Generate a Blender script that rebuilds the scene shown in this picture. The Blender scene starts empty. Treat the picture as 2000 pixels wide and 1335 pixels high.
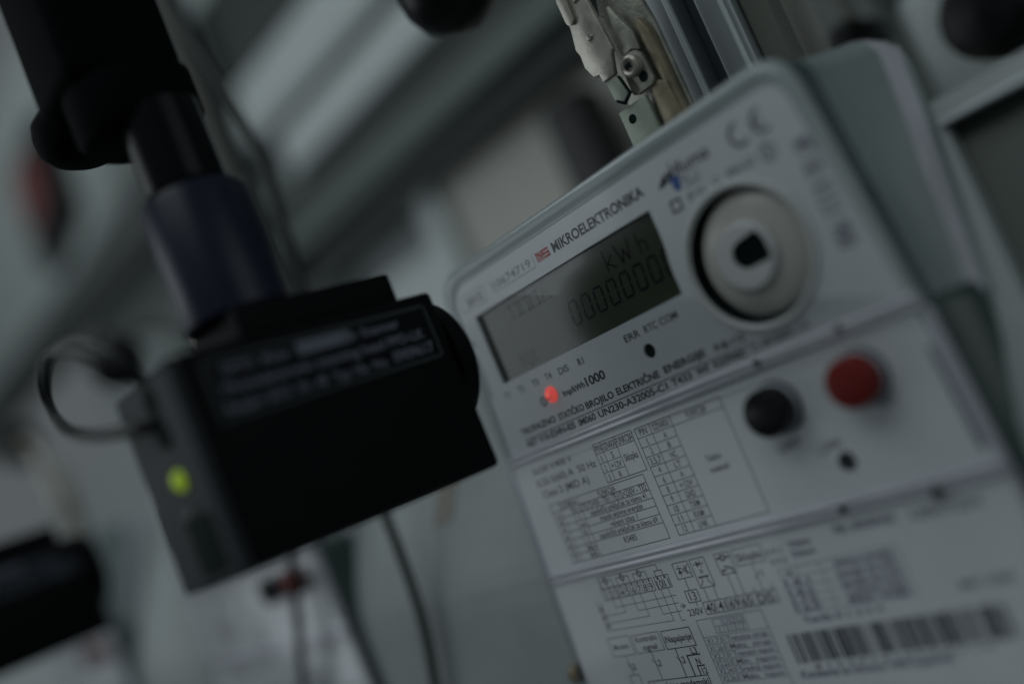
import bpy, bmesh, math, random
from mathutils import Vector, Matrix
from mathutils.geometry import tessellate_polygon

random.seed(4)
S = 0.001                       # everything below is written in millimetres
scene = bpy.context.scene

# ------------------------------------------------------------------ camera
cam_d = bpy.data.cameras.new("camera")
cam = bpy.data.objects.new("camera", cam_d)
scene.collection.objects.link(cam)
CR = Vector((0.598356, 0.702211, -0.385836))
CU = Vector((0.331707, 0.221247, 0.917072))
CB = Vector((0.729342, -0.676720, -0.100545))
m = Matrix((CR, CU, CB)).transposed().to_4x4()
m.translation = Vector((192.168, -209.996, 2.053)) * S
cam.matrix_world = m
cam_d.sensor_width = 36.0
cam_d.lens = 35.1
cam_d.clip_start = 0.005
cam_d.clip_end = 60.0
cam_d.dof.use_dof = True
cam_d.dof.focus_distance = 0.2865
cam_d.dof.aperture_fstop = 2.15
scene.camera = cam

# ------------------------------------------------------------------ light
scene.render.engine = 'CYCLES'
scene.view_settings.view_transform = 'Standard'
scene.view_settings.look = 'None'
scene.view_settings.exposure = 0.0
scene.view_settings.gamma = 1.0
world = bpy.data.worlds.new("World")
scene.world = world
world.use_nodes = True
bg = world.node_tree.nodes['Background']
bg.inputs['Color'].default_value = (0.88, 1.0, 1.05, 1)
bg.inputs['Strength'].default_value = 0.105


def area(name, loc, target, sx, sy, watts, col):
    d = bpy.data.lights.new(name, 'AREA')
    d.shape = 'RECTANGLE'
    d.size, d.size_y = sx * S, sy * S
    d.energy = watts
    d.color = col
    o = bpy.data.objects.new(name, d)
    o.location = Vector(loc) * S
    o.rotation_euler = (Vector(target) - Vector(loc)).to_track_quat('-Z', 'Y').to_euler()
    scene.collection.objects.link(o)
    return o


area("ceiling_tube_light", (-500, -500, 1500), (-50, 60, 0), 2400, 500, 2.6, (0.91, 1.0, 1.01))
area("window_light", (-1700, -1300, 500), (0, 0, 0), 1300, 1100, 5.0, (0.91, 0.99, 1.03))
area("front_ceiling_light", (100, -1300, 1500), (0, 0, 0), 1600, 700, 4.0, (0.91, 1.0, 1.01))
area("side_fill_light", (1700, 150, 500), (90, 20, 0), 1100, 900, 1.7, (0.91, 1.0, 1.01))  # added fill that brightens the right-hand flanks, not a known window
area("back_room_light", (-600, -300, 1700), (-600, 500, 250), 1500, 500, 1.55, (0.94, 0.99, 1.03))

# ------------------------------------------------------------------ materials
def mat(name, col, rough=0.5, metal=0.0, spec=0.5, noise=0.0, nscale=300.0, bump=0.0, coat=0.0, col2=None,
        emit=None, estr=0.0, rvar=0.0):
    ma = bpy.data.materials.new(name)
    ma.use_nodes = True
    nt = ma.node_tree
    b = nt.nodes['Principled BSDF']
    b.inputs['Base Color'].default_value = (*col, 1)
    b.inputs['Roughness'].default_value = rough
    b.inputs['Metallic'].default_value = metal
    b.inputs['Specular IOR Level'].default_value = spec
    b.inputs['Coat Weight'].default_value = coat
    b.inputs['Coat Roughness'].default_value = 0.08
    if emit:
        b.inputs['Emission Color'].default_value = (*emit, 1)
        b.inputs['Emission Strength'].default_value = estr
    tc = nt.nodes.new('ShaderNodeTexCoord')
    if noise > 0 or bump > 0 or rvar > 0:
        n = nt.nodes.new('ShaderNodeTexNoise')
        n.inputs['Scale'].default_value = nscale
        n.inputs['Detail'].default_value = 5
        nt.links.new(tc.outputs['Object'], n.inputs['Vector'])
        if noise > 0:
            r = nt.nodes.new('ShaderNodeValToRGB')
            c2 = col2 or tuple(max(0, c * (1 - noise)) for c in col)
            r.color_ramp.elements[0].position = 0.35
            r.color_ramp.elements[1].position = 0.65
            r.color_ramp.elements[0].color = (*c2, 1)
            r.color_ramp.elements[1].color = (*col, 1)
            nt.links.new(n.outputs['Fac'], r.inputs['Fac'])
            nt.links.new(r.outputs['Color'], b.inputs['Base Color'])
        if rvar > 0:
            mr = nt.nodes.new('ShaderNodeMapRange')
            mr.inputs['To Min'].default_value = max(0, rough - rvar)
            mr.inputs['To Max'].default_value = rough + rvar
            nt.links.new(n.outputs['Fac'], mr.inputs['Value'])
            nt.links.new(mr.outputs['Result'], b.inputs['Roughness'])
        if bump > 0:
            n2 = nt.nodes.new('ShaderNodeTexNoise')
            n2.inputs['Scale'].default_value = nscale * 6
            n2.inputs['Detail'].default_value = 3
            nt.links.new(tc.outputs['Object'], n2.inputs['Vector'])
            bu = nt.nodes.new('ShaderNodeBump')
            bu.inputs['Strength'].default_value = bump
            bu.inputs['Distance'].default_value = 0.0002
            nt.links.new(n2.outputs['Fac'], bu.inputs['Height'])
            nt.links.new(bu.outputs['Normal'], b.inputs['Normal'])
    return ma


M = dict(
    label=mat("label_paper", (0.70, 0.73, 0.75), 0.42, noise=0.04, nscale=60, bump=0.05),
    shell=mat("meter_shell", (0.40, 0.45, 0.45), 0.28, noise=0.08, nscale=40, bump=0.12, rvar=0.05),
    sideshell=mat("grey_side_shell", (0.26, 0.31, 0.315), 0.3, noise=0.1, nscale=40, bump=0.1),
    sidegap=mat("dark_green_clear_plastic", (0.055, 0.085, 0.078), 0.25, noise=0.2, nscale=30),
    gap=mat("clear_plastic_inner_shade", (0.10, 0.14, 0.14), 0.2, noise=0.2, nscale=30),
    ridge=mat("clear_cover_ridge", (0.55, 0.56, 0.62), 0.16, noise=0.1, nscale=80, coat=0.4),
    ink=mat("black_ink", (0.018, 0.018, 0.028), 0.5),
    greyink=mat("grey_ink", (0.16, 0.17, 0.22), 0.55),
    greenink=mat("pale_green_ink", (0.22, 0.30, 0.30), 0.55),
    redink=mat("red_ink", (0.50, 0.06, 0.05), 0.5),
    blueink=mat("blue_ink", (0.06, 0.13, 0.36), 0.5),
    lcd=mat("lcd_glass", (0.052, 0.062, 0.042), 0.20, spec=0.55, noise=0.06, nscale=25),
    seg=mat("lcd_segment", (0.008, 0.011, 0.012), 0.2, spec=0.5),
    faint=mat("lcd_unlit_segment", (0.026, 0.040, 0.034), 0.2, spec=0.5),
    bezel=mat("lcd_bezel", (0.05, 0.055, 0.055), 0.4),
    portwhite=mat("port_white_plastic", (0.62, 0.64, 0.64), 0.3, noise=0.05, nscale=60),
    portcup=mat("port_cup_cream", (0.58, 0.57, 0.52), 0.25, noise=0.06, nscale=60),
    hole=mat("dark_recess", (0.006, 0.014, 0.014), 0.8, spec=0.1),
    black=mat("black_button_plastic", (0.006, 0.007, 0.008), 0.35, spec=0.3, noise=0.2, nscale=100),
    red=mat("red_button_plastic", (0.20, 0.014, 0.012), 0.5, spec=0.3, noise=0.1, nscale=100),
    collar=mat("collar_plastic", (0.42, 0.46, 0.50), 0.25),
    collard=mat("dark_collar_ring", (0.06, 0.065, 0.09), 0.35),
    led=mat("red_indicator_led", (0.5, 0.03, 0.02), 0.3, emit=(1.0, 0.13, 0.11), estr=0.42),
    ledcore=mat("led_chip", (0.16, 0.01, 0.01), 0.3, emit=(0.8, 0.03, 0.02), estr=0.10),
    gled=mat("green_indicator_led", (0.2, 0.3, 0.02), 0.3, emit=(0.34, 0.52, 0.02), estr=0.36),
    head=mat("black_head_plastic", (0.0034, 0.0039, 0.0048), 0.55, spec=0.10, noise=0.25, nscale=90, bump=0.1),
    headend=mat("dark_grey_end_plate", (0.034, 0.040, 0.045), 0.6, spec=0.2, noise=0.12, nscale=60),
    headlabel=mat("black_label", (0.005, 0.006, 0.009), 0.5, spec=0.1),
    headink=mat("grey_label_ink", (0.17, 0.19, 0.24), 0.5, spec=0.2),
    headframe=mat("label_frame_ink", (0.055, 0.07, 0.072), 0.5, spec=0.2),
    navy=mat("navy_anodised_sleeve", (0.009, 0.014, 0.034), 0.34, spec=0.3, noise=0.15, nscale=60),
    shaft=mat("black_steel_shaft", (0.003, 0.004, 0.005), 0.25, spec=0.15, noise=0.1, nscale=60),
    armp=mat("black_arm_plastic", (0.003, 0.004, 0.005), 0.7, spec=0.04, noise=0.2, nscale=50, bump=0.1),
    cable=mat("black_cable_rubber", (0.010, 0.013, 0.014), 0.4),
    gcable=mat("dark_green_cable", (0.005, 0.010, 0.010), 0.5),
    nickel=mat("nickel_plated_steel", (0.50, 0.48, 0.42), 0.32, metal=0.6, noise=0.25, nscale=220, bump=0.2, rvar=0.1),
    zinc=mat("worn_zinc_plate", (0.38, 0.38, 0.33), 0.42, metal=0.6, noise=0.4, nscale=160, bump=0.6, rvar=0.1),
    brass=mat("yellowed_zinc_strip", (0.30, 0.26, 0.18), 0.42, metal=0.5, noise=0.4, nscale=150, bump=0.5),
    padgreen=mat("pale_green_bracket", (0.34, 0.39, 0.32), 0.4, metal=0.2, noise=0.15, nscale=120, bump=0.3),
    alu=mat("anodised_aluminium", (0.42, 0.46, 0.48), 0.35, metal=0.55, noise=0.08, nscale=80),
    aluslot=mat("profile_slot", (0.045, 0.06, 0.07), 0.5),
    board=mat("grey_mounting_board", (0.38, 0.42, 0.425), 0.55, noise=0.22, nscale=14, bump=0.08),
    pane=mat("dark_green_panel", (0.062, 0.080, 0.068), 0.5, noise=0.15, nscale=15),
    pale=mat("pale_enamel", (0.66, 0.72, 0.72), 0.4, noise=0.06, nscale=8),
    mid=mat("grey_green_enamel", (0.13, 0.165, 0.155), 0.5, noise=0.12, nscale=8),
    dark=mat("dark_green_enamel", (0.030, 0.040, 0.038), 0.5, noise=0.12, nscale=8),
    wall=mat("room_wall", (0.34, 0.37, 0.355), 0.7, noise=0.12, nscale=3),
    beige=mat("warm_pale_enamel", (0.56, 0.56, 0.51), 0.5, noise=0.08, nscale=6),
    olive=mat("olive_grey_enamel", (0.17, 0.175, 0.15), 0.5, noise=0.12, nscale=20),
    pale2=mat("pale_grey_enamel", (0.42, 0.47, 0.46), 0.45, noise=0.08, nscale=8),
    warm=mat("warm_grey_plate", (0.27, 0.26, 0.23), 0.6, noise=0.15, nscale=20),
)

# ------------------------------------------------------------------ helpers
COL = scene.collection


def link_mesh(name, verts, faces, material, parent=None, smooth=False, mats=None, fm=None):
    me = bpy.data.meshes.new(name)
    me.from_pydata([(v[0] * S, v[1] * S, v[2] * S) for v in verts], [], faces)
    for mm in (mats or [material]):
        me.materials.append(mm)
    if fm:
        for p, k in zip(me.polygons, fm):
            p.material_index = k
    bm = bmesh.new()
    bm.from_mesh(me)
    bmesh.ops.recalc_face_normals(bm, faces=bm.faces[:])
    bm.to_mesh(me)
    bm.free()
    if smooth:
        for p in me.polygons:
            p.use_smooth = True
    o = bpy.data.objects.new(name, me)
    COL.objects.link(o)
    if parent:
        o.parent = parent
        o.matrix_parent_inverse = Matrix.Translation(-parent.location)
    return o


def bevel_obj(o, w, seg=3, angle=30):
    bm = bmesh.new()
    bm.from_mesh(o.data)
    bmesh.ops.remove_doubles(bm, verts=bm.verts[:], dist=1e-6)
    ed = [e for e in bm.edges if len(e.link_faces) == 2 and e.calc_face_angle(0) > math.radians(angle)]
    bmesh.ops.bevel(bm, geom=ed, offset=w * S, segments=seg, affect='EDGES', profile=0.5, clamp_overlap=True)
    bm.to_mesh(o.data)
    bm.free()
    for p in o.data.polygons:
        p.use_smooth = True
    try:
        o.data.set_sharp_from_angle(angle=math.radians(35))
    except Exception:
        pass
    return o


def box(name, lo, hi, material, parent=None, bev=0.0):
    x0, y0, z0 = lo
    x1, y1, z1 = hi
    v = [(x0, y0, z0), (x1, y0, z0), (x1, y1, z0), (x0, y1, z0), (x0, y0, z1), (x1, y0, z1), (x1, y1, z1), (x0, y1, z1)]
    f = [(0, 1, 2, 3), (4, 5, 6, 7), (0, 1, 5, 4), (1, 2, 6, 5), (2, 3, 7, 6), (3, 0, 4, 7)]
    o = link_mesh(name, v, f, material, parent)
    if bev > 0:
        bevel_obj(o, bev)
    return o


def prism(name, poly, y0, y1, material, parent=None, bev=0.0, holes=None, smooth=False):
    """polygon in the XZ plane (optionally with holes), extruded from y0 (front) to y1"""
    loops = [list(poly)] + [list(h) for h in (holes or [])]
    flat = [p for l in loops for p in l]
    tris = tessellate_polygon([[Vector((p[0], p[1], 0)) for p in l] for l in loops])
    n = len(flat)
    v = [(p[0], y0, p[1]) for p in flat] + [(p[0], y1, p[1]) for p in flat]
    f = [tuple(t) for t in tris] + [tuple(i + n for i in reversed(t)) for t in tris]
    k = 0
    for l in loops:
        c = len(l)
        for i in range(c):
            a, b = k + i, k + (i + 1) % c
            f.append((a, b, b + n, a + n))
        k += c
    o = link_mesh(name, v, f, material, parent)
    if bev > 0:
        bevel_obj(o, bev, 2, 50)
    return o


def circle(cx, cz, r, n=40):
    return [(cx + r * math.cos(2 * math.pi * i / n), cz + r * math.sin(2 * math.pi * i / n)) for i in range(n)]


def rounded(pts, radii, n=7):
    """round the corners of a convex polygon of (x,z) points"""
    out = []
    c = len(pts)
    for i in range(c):
        p = Vector(pts[i])
        r = radii[i] if isinstance(radii, (list, tuple)) else radii
        if r <= 0:
            out.append(tuple(p))
            continue
        a = (Vector(pts[i - 1]) - p).normalized()
        b = (Vector(pts[(i + 1) % c]) - p).normalized()
        ang = a.angle(b)
        t = r / math.tan(ang / 2)
        cen = p + (a + b).normalized() * (r / math.sin(ang / 2))
        s = p + a * t - cen
        e = p + b * t - cen
        a0 = math.atan2(s.y, s.x)
        a1 = math.atan2(e.y, e.x)
        d = a1 - a0
        while d > math.pi:
            d -= 2 * math.pi
        while d < -math.pi:
            d += 2 * math.pi
        for k in range(n + 1):
            t_ = a0 + d * k / n
            out.append((cen.x + r * math.cos(t_), cen.y + r * math.sin(t_)))
    return out


def lathe(name, axis, cen, prof, material, parent=None, n=48, smooth=True, mats=None, ks=None, caps=True):
    """prof: (radius, along) pairs; axis 'y' or 'z' or 'x' through cen"""
    v, f, fm = [], [], []
    for (r, h) in prof:
        for i in range(n):
            a = 2 * math.pi * i / n
            c, s = r * math.cos(a), r * math.sin(a)
            if axis == 'y':
                v.append((cen[0] + c, cen[1] + h, cen[2] + s))
            elif axis == 'z':
                v.append((cen[0] + c, cen[1] + s, cen[2] + h))
            else:
                v.append((cen[0] + h, cen[1] + c, cen[2] + s))
    for j in range(len(prof) - 1):
        for i in range(n):
            a = j * n + i
            b = j * n + (i + 1) % n
            f.append((a, b, b + n, a + n))
            fm.append(ks[j] if ks else 0)
    if caps:
        f.append(tuple(range(n)))
        fm.append(ks[0] if ks else 0)
        f.append(tuple((len(prof) - 1) * n + i for i in range(n)))
        fm.append(ks[-1] if ks else 0)
    o = link_mesh(name, v, f, material, parent, smooth=smooth, mats=mats, fm=fm)
    try:
        o.data.set_sharp_from_angle(angle=math.radians(38))
    except Exception:
        pass
    return o


def tube(name, pts, r, material, parent=None, n=12, sub=10):
    P = [Vector(p) for p in pts]
    path = []
    for i in range(len(P) - 1):
        p0 = P[max(i - 1, 0)]
        p1, p2 = P[i], P[i + 1]
        p3 = P[min(i + 2, len(P) - 1)]
        for k in range(sub):
            t = k / sub
            path.append(0.5 * ((2 * p1) + (-p0 + p2) * t + (2 * p0 - 5 * p1 + 4 * p2 - p3) * t * t + (-p0 + 3 * p1 - 3 * p2 + p3) * t ** 3))
    path.append(P[-1])
    v, f = [], []
    up = Vector((0, 1, 0.13)).normalized()
    for i, p in enumerate(path):
        d = (path[min(i + 1, len(path) - 1)] - path[max(i - 1, 0)]).normalized()
        a = d.cross(up).normalized()
        b = d.cross(a)
        for k in range(n):
            t = 2 * math.pi * k / n
            v.append(tuple(p + a * (r * math.cos(t)) + b * (r * math.sin(t))))
    for i in range(len(path) - 1):
        for k in range(n):
            q = i * n + k
            w = i * n + (k + 1) % n
            f.append((q, w, w + n, q + n))
    f.append(tuple(range(n)))
    f.append(tuple((len(path) - 1) * n + k for k in range(n)))
    return link_mesh(name, v, f, material, parent, smooth=True)


def loft(name, sections, mats, ks, parent=None):
    """sections: list of rings (equal counts of (x,y,z)); ks: material index for each span"""
    n = len(sections[0])
    v = [p for s in sections for p in s]
    f, fm = [], []
    for j in range(len(sections) - 1):
        for i in range(n):
            a = j * n + i
            b = j * n + (i + 1) % n
            f.append((a, b, b + n, a + n))
            fm.append(ks[j])
    f.append(tuple(range(n)))
    fm.append(ks[0])
    f.append(tuple((len(sections) - 1) * n + i for i in range(n)))
    fm.append(ks[-1])
    o = link_mesh(name, v, f, None, parent, smooth=True, mats=mats, fm=fm)
    try:
        o.data.set_sharp_from_angle(angle=math.radians(50))
    except Exception:
        pass
    return o


_tcache = {}


def glyphs(s, bold):
    key = (s, bold)
    if key in _tcache:
        return _tcache[key]
    cu = bpy.data.curves.new("t", 'FONT')
    cu.body = s
    cu.resolution_u = 3
    cu.offset = 0.028 if bold else 0.012
    ob = bpy.data.objects.new("t", cu)
    COL.objects.link(ob)
    bpy.context.view_layer.update()
    dg = bpy.context.evaluated_depsgraph_get()
    me = bpy.data.meshes.new_from_object(ob.evaluated_get(dg))
    vs = [(q.co.x, q.co.y) for q in me.vertices]
    fs = [tuple(p.vertices) for p in me.polygons]
    bpy.data.objects.remove(ob)
    bpy.data.curves.remove(cu)
    bpy.data.meshes.remove(me)
    _tcache[key] = (vs, fs)
    return vs, fs


hv, _ = glyphs("H", False)
CAP = max(p[1] for p in hv)


class Ink:
    """flat print collected into one mesh, lying in front of a plane"""

    def __init__(self, y=-0.05, fx=None):
        self.v, self.f, self.y = [], [], y
        self.fx = fx

    def add(self, pts, faces):
        k = len(self.v)
        self.v += [self.fx(p[0], p[1]) if self.fx else (p[0], self.y, p[1]) for p in pts]
        self.f += [tuple(i + k for i in q) for q in faces]

    def text(self, s, x0, x1, z, cap, bold=False, shear=0.0):
        vs, fs = glyphs(s, bold)
        if not vs:
            return
        a, b = min(p[0] for p in vs), max(p[0] for p in vs)
        sx = (x1 - x0) / (b - a)
        sz = cap / CAP
        if len(s) <= 2 and sx > sz * 0.95:
            sx = sz * 0.95
            x0 = (x0 + x1) / 2 - (b - a) * sx / 2
        self.add([(x0 + (p[0] - a) * sx + shear * p[1] * sz, z + p[1] * sz) for p in vs], fs)

    def line(self, x0, z0, x1, z1, w=0.22):
        d = Vector((x1 - x0, z1 - z0))
        if d.length < 1e-6:
            return
        n = Vector((-d.y, d.x)).normalized() * w / 2
        e = d.normalized() * w / 2
        self.add([(x0 - e.x + n.x, z0 - e.y + n.y), (x0 - e.x - n.x, z0 - e.y - n.y),
                  (x1 + e.x - n.x, z1 + e.y - n.y), (x1 + e.x + n.x, z1 + e.y + n.y)], [(0, 1, 2, 3)])

    def poly(self, pts):
        self.add(pts, [tuple(range(len(pts)))])

    def path(self, pts, w=0.22):
        for a, b in zip(pts, pts[1:]):
            self.line(*a, *b, w)

    def rect(self, x0, z0, x1, z1, w=0.22):
        self.path([(x0, z0), (x1, z0), (x1, z1), (x0, z1), (x0, z0)], w)

    def fill(self, x0, z0, x1, z1):
        self.poly([(x0, z0), (x1, z0), (x1, z1), (x0, z1)])

    def arc(self, cx, cz, r, a0, a1, w, n=14):
        p = [(cx + r * math.cos(math.radians(a0 + (a1 - a0) * i / n)), cz + r * math.sin(math.radians(a0 + (a1 - a0) * i / n)))
             for i in range(n + 1)]
        self.path(p, w)

    def build(self, name, material, parent=None):
        return link_mesh_flat(name, self.v, self.f, material, parent)


def link_mesh_flat(name, verts, faces, material, parent):
    me = bpy.data.meshes.new(name)
    me.from_pydata([(v[0] * S, v[1] * S, v[2] * S) for v in verts], [], faces)
    me.materials.append(material)
    o = bpy.data.objects.new(name, me)
    COL.objects.link(o)
    if parent:
        o.parent = parent
        o.matrix_parent_inverse = Matrix.Translation(-parent.location)
    return o


def thing(name, label, cat, loc=(0, 0, 0), group=None):
    o = bpy.data.objects.new(name, None)
    o.empty_display_size = 0.01
    o.location = Vector(loc) * S
    COL.objects.link(o)
    tag(o, label, cat, group)
    return o


def tag(o, label, cat, group=None):
    o['label'] = label
    o['category'] = cat
    if group:
        o['group'] = group
    return o


def copy_tree(o, parent=None):
    c = o.copy()
    COL.objects.link(c)
    if parent:
        c.parent = parent
        c.matrix_parent_inverse = o.matrix_parent_inverse.copy()
    for ch in [x for x in list(COL.objects) if x.parent == o]:
        copy_tree(ch, c)
    return c


# ------------------------------------------------------------------ setting
w = box("room_wall", (-7000, 2600, -2500), (4500, 2640, 3600), M['wall'])
w['kind'] = 'structure'
w = box("floor", (-7000, -3500, -1240), (4500, 2600, -1200), M['mid'])
w['kind'] = 'structure'

# ------------------------------------------------------------------ the electricity meter
GM = "electricity meters in a row on the test rack"
meter = thing("electricity_meter", "white electricity meter in sharp focus with display, round port, red and black buttons", "meter",
              (15, 55, -90), GM)


def face_outline(i, top=True):
    """outline of the upper housing (i = inset from the outer edge)"""
    a = [(-60.5 + i, -6), (-57.5 + i, 63.5 - i), (84.5 - i * 0.6, 63.5 - i), (90.8 - i * 0.3, -6)]
    return rounded(a, [0.01, 9.5 - i * 0.55, 9.5 - i * 0.55, 0.01], 9)


def yback(z, y):
    if y < 1.5:
        return y
    return 1.5 + (y - 1.5) * (max(6.5, 18.6 + 0.48 * z) - 1.5) / 56.5


def section(fn, i, y, zcap=None):
    out = []
    for (x, z) in fn(i):
        zz = min(z, zcap) if zcap is not None else z
        if x > 30 and y > 0:
            x += 7.5 * (y / 58) ** 1.5
        out.append((x, yback(zz, y), zz))
    return out


secs = [(6.3, 12), (6.2, 1.0), (5.9, 0.55), (5.0, 0.5), (4.0, 0.1), (2.6, -0.2), (1.3, 0.3), (0.4, 1.5), (0.0, 3.2), (0.0, 6.5),
        (0.5, 13), (1.0, 22), (-0.4, 40)]
S_ = [section(face_outline, i, y) for i, y in secs]
for a in range(1, 8):                       # the rounded top rear corner
    t = math.radians(a * 90 / 7)
    S_.append(section(face_outline, -1.0 - (2.2 if a > 5 else 0.3 * a) * 0.4, 40 + 18 * math.sin(t), 46.5 + 18 * math.cos(t)))
ks = [0] * 8 + [1, 1] + [2] * 3 + [3] * 3 + [2] * 10  # flank bands paint the dark inside and the rear rim highlight as colour
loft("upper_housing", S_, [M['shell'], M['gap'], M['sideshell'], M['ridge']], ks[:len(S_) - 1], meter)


def low_outline(i):
    a = [(-70 + i, -150), (-60.8 + i, -1.5), (92.0 - i * 0.5, -1.5), (97 - i * 0.5, -150)]
    return rounded(a, [0.01, 3.0, 4.5, 0.01], 6)


secs = [(7.3, 4.5), (7.2, 0.75), (5.2, 0.7), (4.2, 0.5), (2.8, 0.2), (1.2, 0.1), (0.25, 0.9), (0.0, 3.5), (0, 8), (-0.3, 13), (-0.6, 26), (-1.4, 44), (0.5, 50)]
S_ = [section(low_outline, i, y) for i, y in secs]
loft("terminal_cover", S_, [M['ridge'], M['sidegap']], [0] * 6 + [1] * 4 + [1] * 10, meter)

# printed face plates with real openings
PORT = (56.0, 23.5)
lcd_open = [(-45.6, 46.0), (34.1, 46.2), (34.2, 39.5), (34.0, 35.5), (33.3, 31), (33.1, 28), (33.1, 22.6), (-45.5, 22.7)]
top_face = rounded([(-55.3, -1.2), (-51.8, 57.2), (82.0, 57.2), (88.6, -1.2)], [0.5, 7, 6.5, 0.5], 8)
prism("face_plate", top_face, 0.0, 1.3, M['label'], meter,
      holes=[lcd_open, circle(*PORT, 17.6, 56), circle(15.2, 12.7, 2.1, 28), circle(-27.0, 13.3, 2.6, 28)])
mid_face = rounded([(-60.3, -40.7), (-57.6, -1.5), (89.0, -1.5), (91.6, -40.7)], 0.4, 4)
prism("face_plate", mid_face, 0.0, 0.7, M['label'], meter, holes=[circle(46.0, -13.4, 6.6, 40), circle(70.4, -13.3, 6.6, 40),
                                                              circle(57.6, -30.6, 2.0, 24)])
low_face = rounded([(-64.5, -96), (-60.8, -41.1), (91.6, -41.1), (94.0, -96)], [4, 0.4, 0.4, 4], 5)
prism("face_plate", low_face, 0.0, 0.7, M['label'], meter)
box("housing_foot", (-64, 1.0, -112), (95, 6.4, -96.2), M['shell'], meter, 2.0)

lathe("terminal_screw", 'y', (-70.5, 2, -73), [(0.6, -1.4), (2.4, -1.2), (3.2, 0), (3.2, 5)], M['brass'], meter, 24)

# the two moulded ridges of the clear cover
def ridge(zc, hw, x0, x1, proud):
    prof = [(-hw, 0.35), (-hw * 0.85, -proud * 0.55), (-hw * 0.5, -proud * 0.9), (-hw * 0.15, -proud * 0.55), (hw * 0.1, -proud * 0.5),
            (hw * 0.4, -proud), (hw * 0.8, -proud * 0.7), (hw, 0.35)]
    v, f = [], []
    for x in (x0, x0 + 1.2, x1 - 1.2, x1):
        e = 0.45 if x in (x0, x1) else 1.0
        v += [(x, y * e if y < 0 else y, zc + z * e) for z, y in prof]
    n = len(prof)
    for j in range(3):
        for i in range(n):
            a, b = j * n + i, j * n + (i + 1) % n
            f.append((a, b, b + n, a + n))
    f += [tuple(range(n)), tuple(3 * n + i for i in range(n))]
    return link_mesh("cover_ridge", v, f, M['ridge'], meter, smooth=True)


ridge(-1.6, 1.9, -59.0, 91.0, 1.5)
ridge(-40.9, 2.1, -62.0, 93.0, 1.7)
for (x, z, r) in ((46.5, -1.1, 0.8), (70.8, -0.9, 0.8), (51.9, -41.1, 0.85), (76.0, -42.8, 1.3)):
    lathe("seal_screw", 'y', (x, -1.75, z), [(r * 0.5, -0.35), (r, -0.25), (r, 0.8)], M['hole'], meter, 20)

# clear polycarbonate cover over the printed faces
def clear_mat():
    ma = bpy.data.materials.new("clear_polycarbonate")
    ma.use_nodes = True
    nt = ma.node_tree
    nt.nodes.remove(nt.nodes['Principled BSDF'])
    out = nt.nodes['Material Output']
    tr = nt.nodes.new('ShaderNodeBsdfTransparent')
    tr.inputs['Color'].default_value = (0.97, 0.975, 0.985, 1)
    gl = nt.nodes.new('ShaderNodeBsdfGlossy')
    gl.inputs['Color'].default_value = (0.95, 0.96, 1.0, 1)
    gl.inputs['Roughness'].default_value = 0.09
    fr = nt.nodes.new('ShaderNodeLayerWeight')
    fr.inputs['Blend'].default_value = 0.5
    pw = nt.nodes.new('ShaderNodeMath')
    pw.operation = 'POWER'
    pw.inputs[1].default_value = 4.0
    ad = nt.nodes.new('ShaderNodeMath')
    ad.operation = 'MULTIPLY_ADD'
    ad.inputs[1].default_value = 0.75
    ad.inputs[2].default_value = 0.014
    mx = nt.nodes.new('ShaderNodeMixShader')
    tc = nt.nodes.new('ShaderNodeTexCoord')
    n = nt.nodes.new('ShaderNodeTexNoise')
    n.inputs['Scale'].default_value = 28
    n.inputs['Detail'].default_value = 2
    bu = nt.nodes.new('ShaderNodeBump')
    bu.inputs['Strength'].default_value = 0.30
    bu.inputs['Distance'].default_value = 0.0012
    nt.links.new(tc.outputs['Object'], n.inputs['Vector'])
    nt.links.new(n.outputs['Fac'], bu.inputs['Height'])
    nt.links.new(bu.outputs['Normal'], gl.inputs['Normal'])
    nt.links.new(bu.outputs['Normal'], fr.inputs['Normal'])
    nt.links.new(fr.outputs['Facing'], pw.inputs[0])
    nt.links.new(pw.outputs[0], ad.inputs[0])
    nt.links.new(ad.outputs[0], mx.inputs['Fac'])
    nt.links.new(tr.outputs['BSDF'], mx.inputs[1])
    nt.links.new(gl.outputs['BSDF'], mx.inputs[2])
    nt.links.new(mx.outputs['Shader'], out.inputs['Surface'])
    return ma


CLEAR = clear_mat()


def sheet(name, fn, secs, zlo):
    rings = [[(x, y, max(z, zlo)) for (x, z) in fn(i)] for i, y in secs]
    n = len(rings[0])
    v = [p for r in rings for p in r]
    f = []
    for j in range(len(rings) - 1):
        for i in range(n):
            a, b = j * n + i, j * n + (i + 1) % n
            f.append((a, b, b + n, a + n))
    f.append(tuple((len(rings) - 1) * n + i for i in range(n)))
    o = link_mesh(name, v, f, CLEAR, meter, smooth=True)
    return o


sheet("clear_cover", face_outline, [(-0.35, 6.0), (-0.3, 3.0), (0.2, 1.2), (1.2, -0.2), (2.6, -0.9), (4.5, -1.0), (5.5, -1.0)], 0.4)
sheet("clear_cover", low_outline, [(-0.4, 5.0), (-0.4, 2.5), (0.2, 0.4), (1.4, -0.8), (3.0, -1.35), (5.0, -1.5), (6.5, -1.5)], -96)

# display
lcd = prism("lcd_display", [(-46.2, 22), (34.9, 22), (34.9, 46.8), (-46.2, 46.8)], 1.55, 2.4, M['lcd'], meter)
seg = Ink(1.5)


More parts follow.
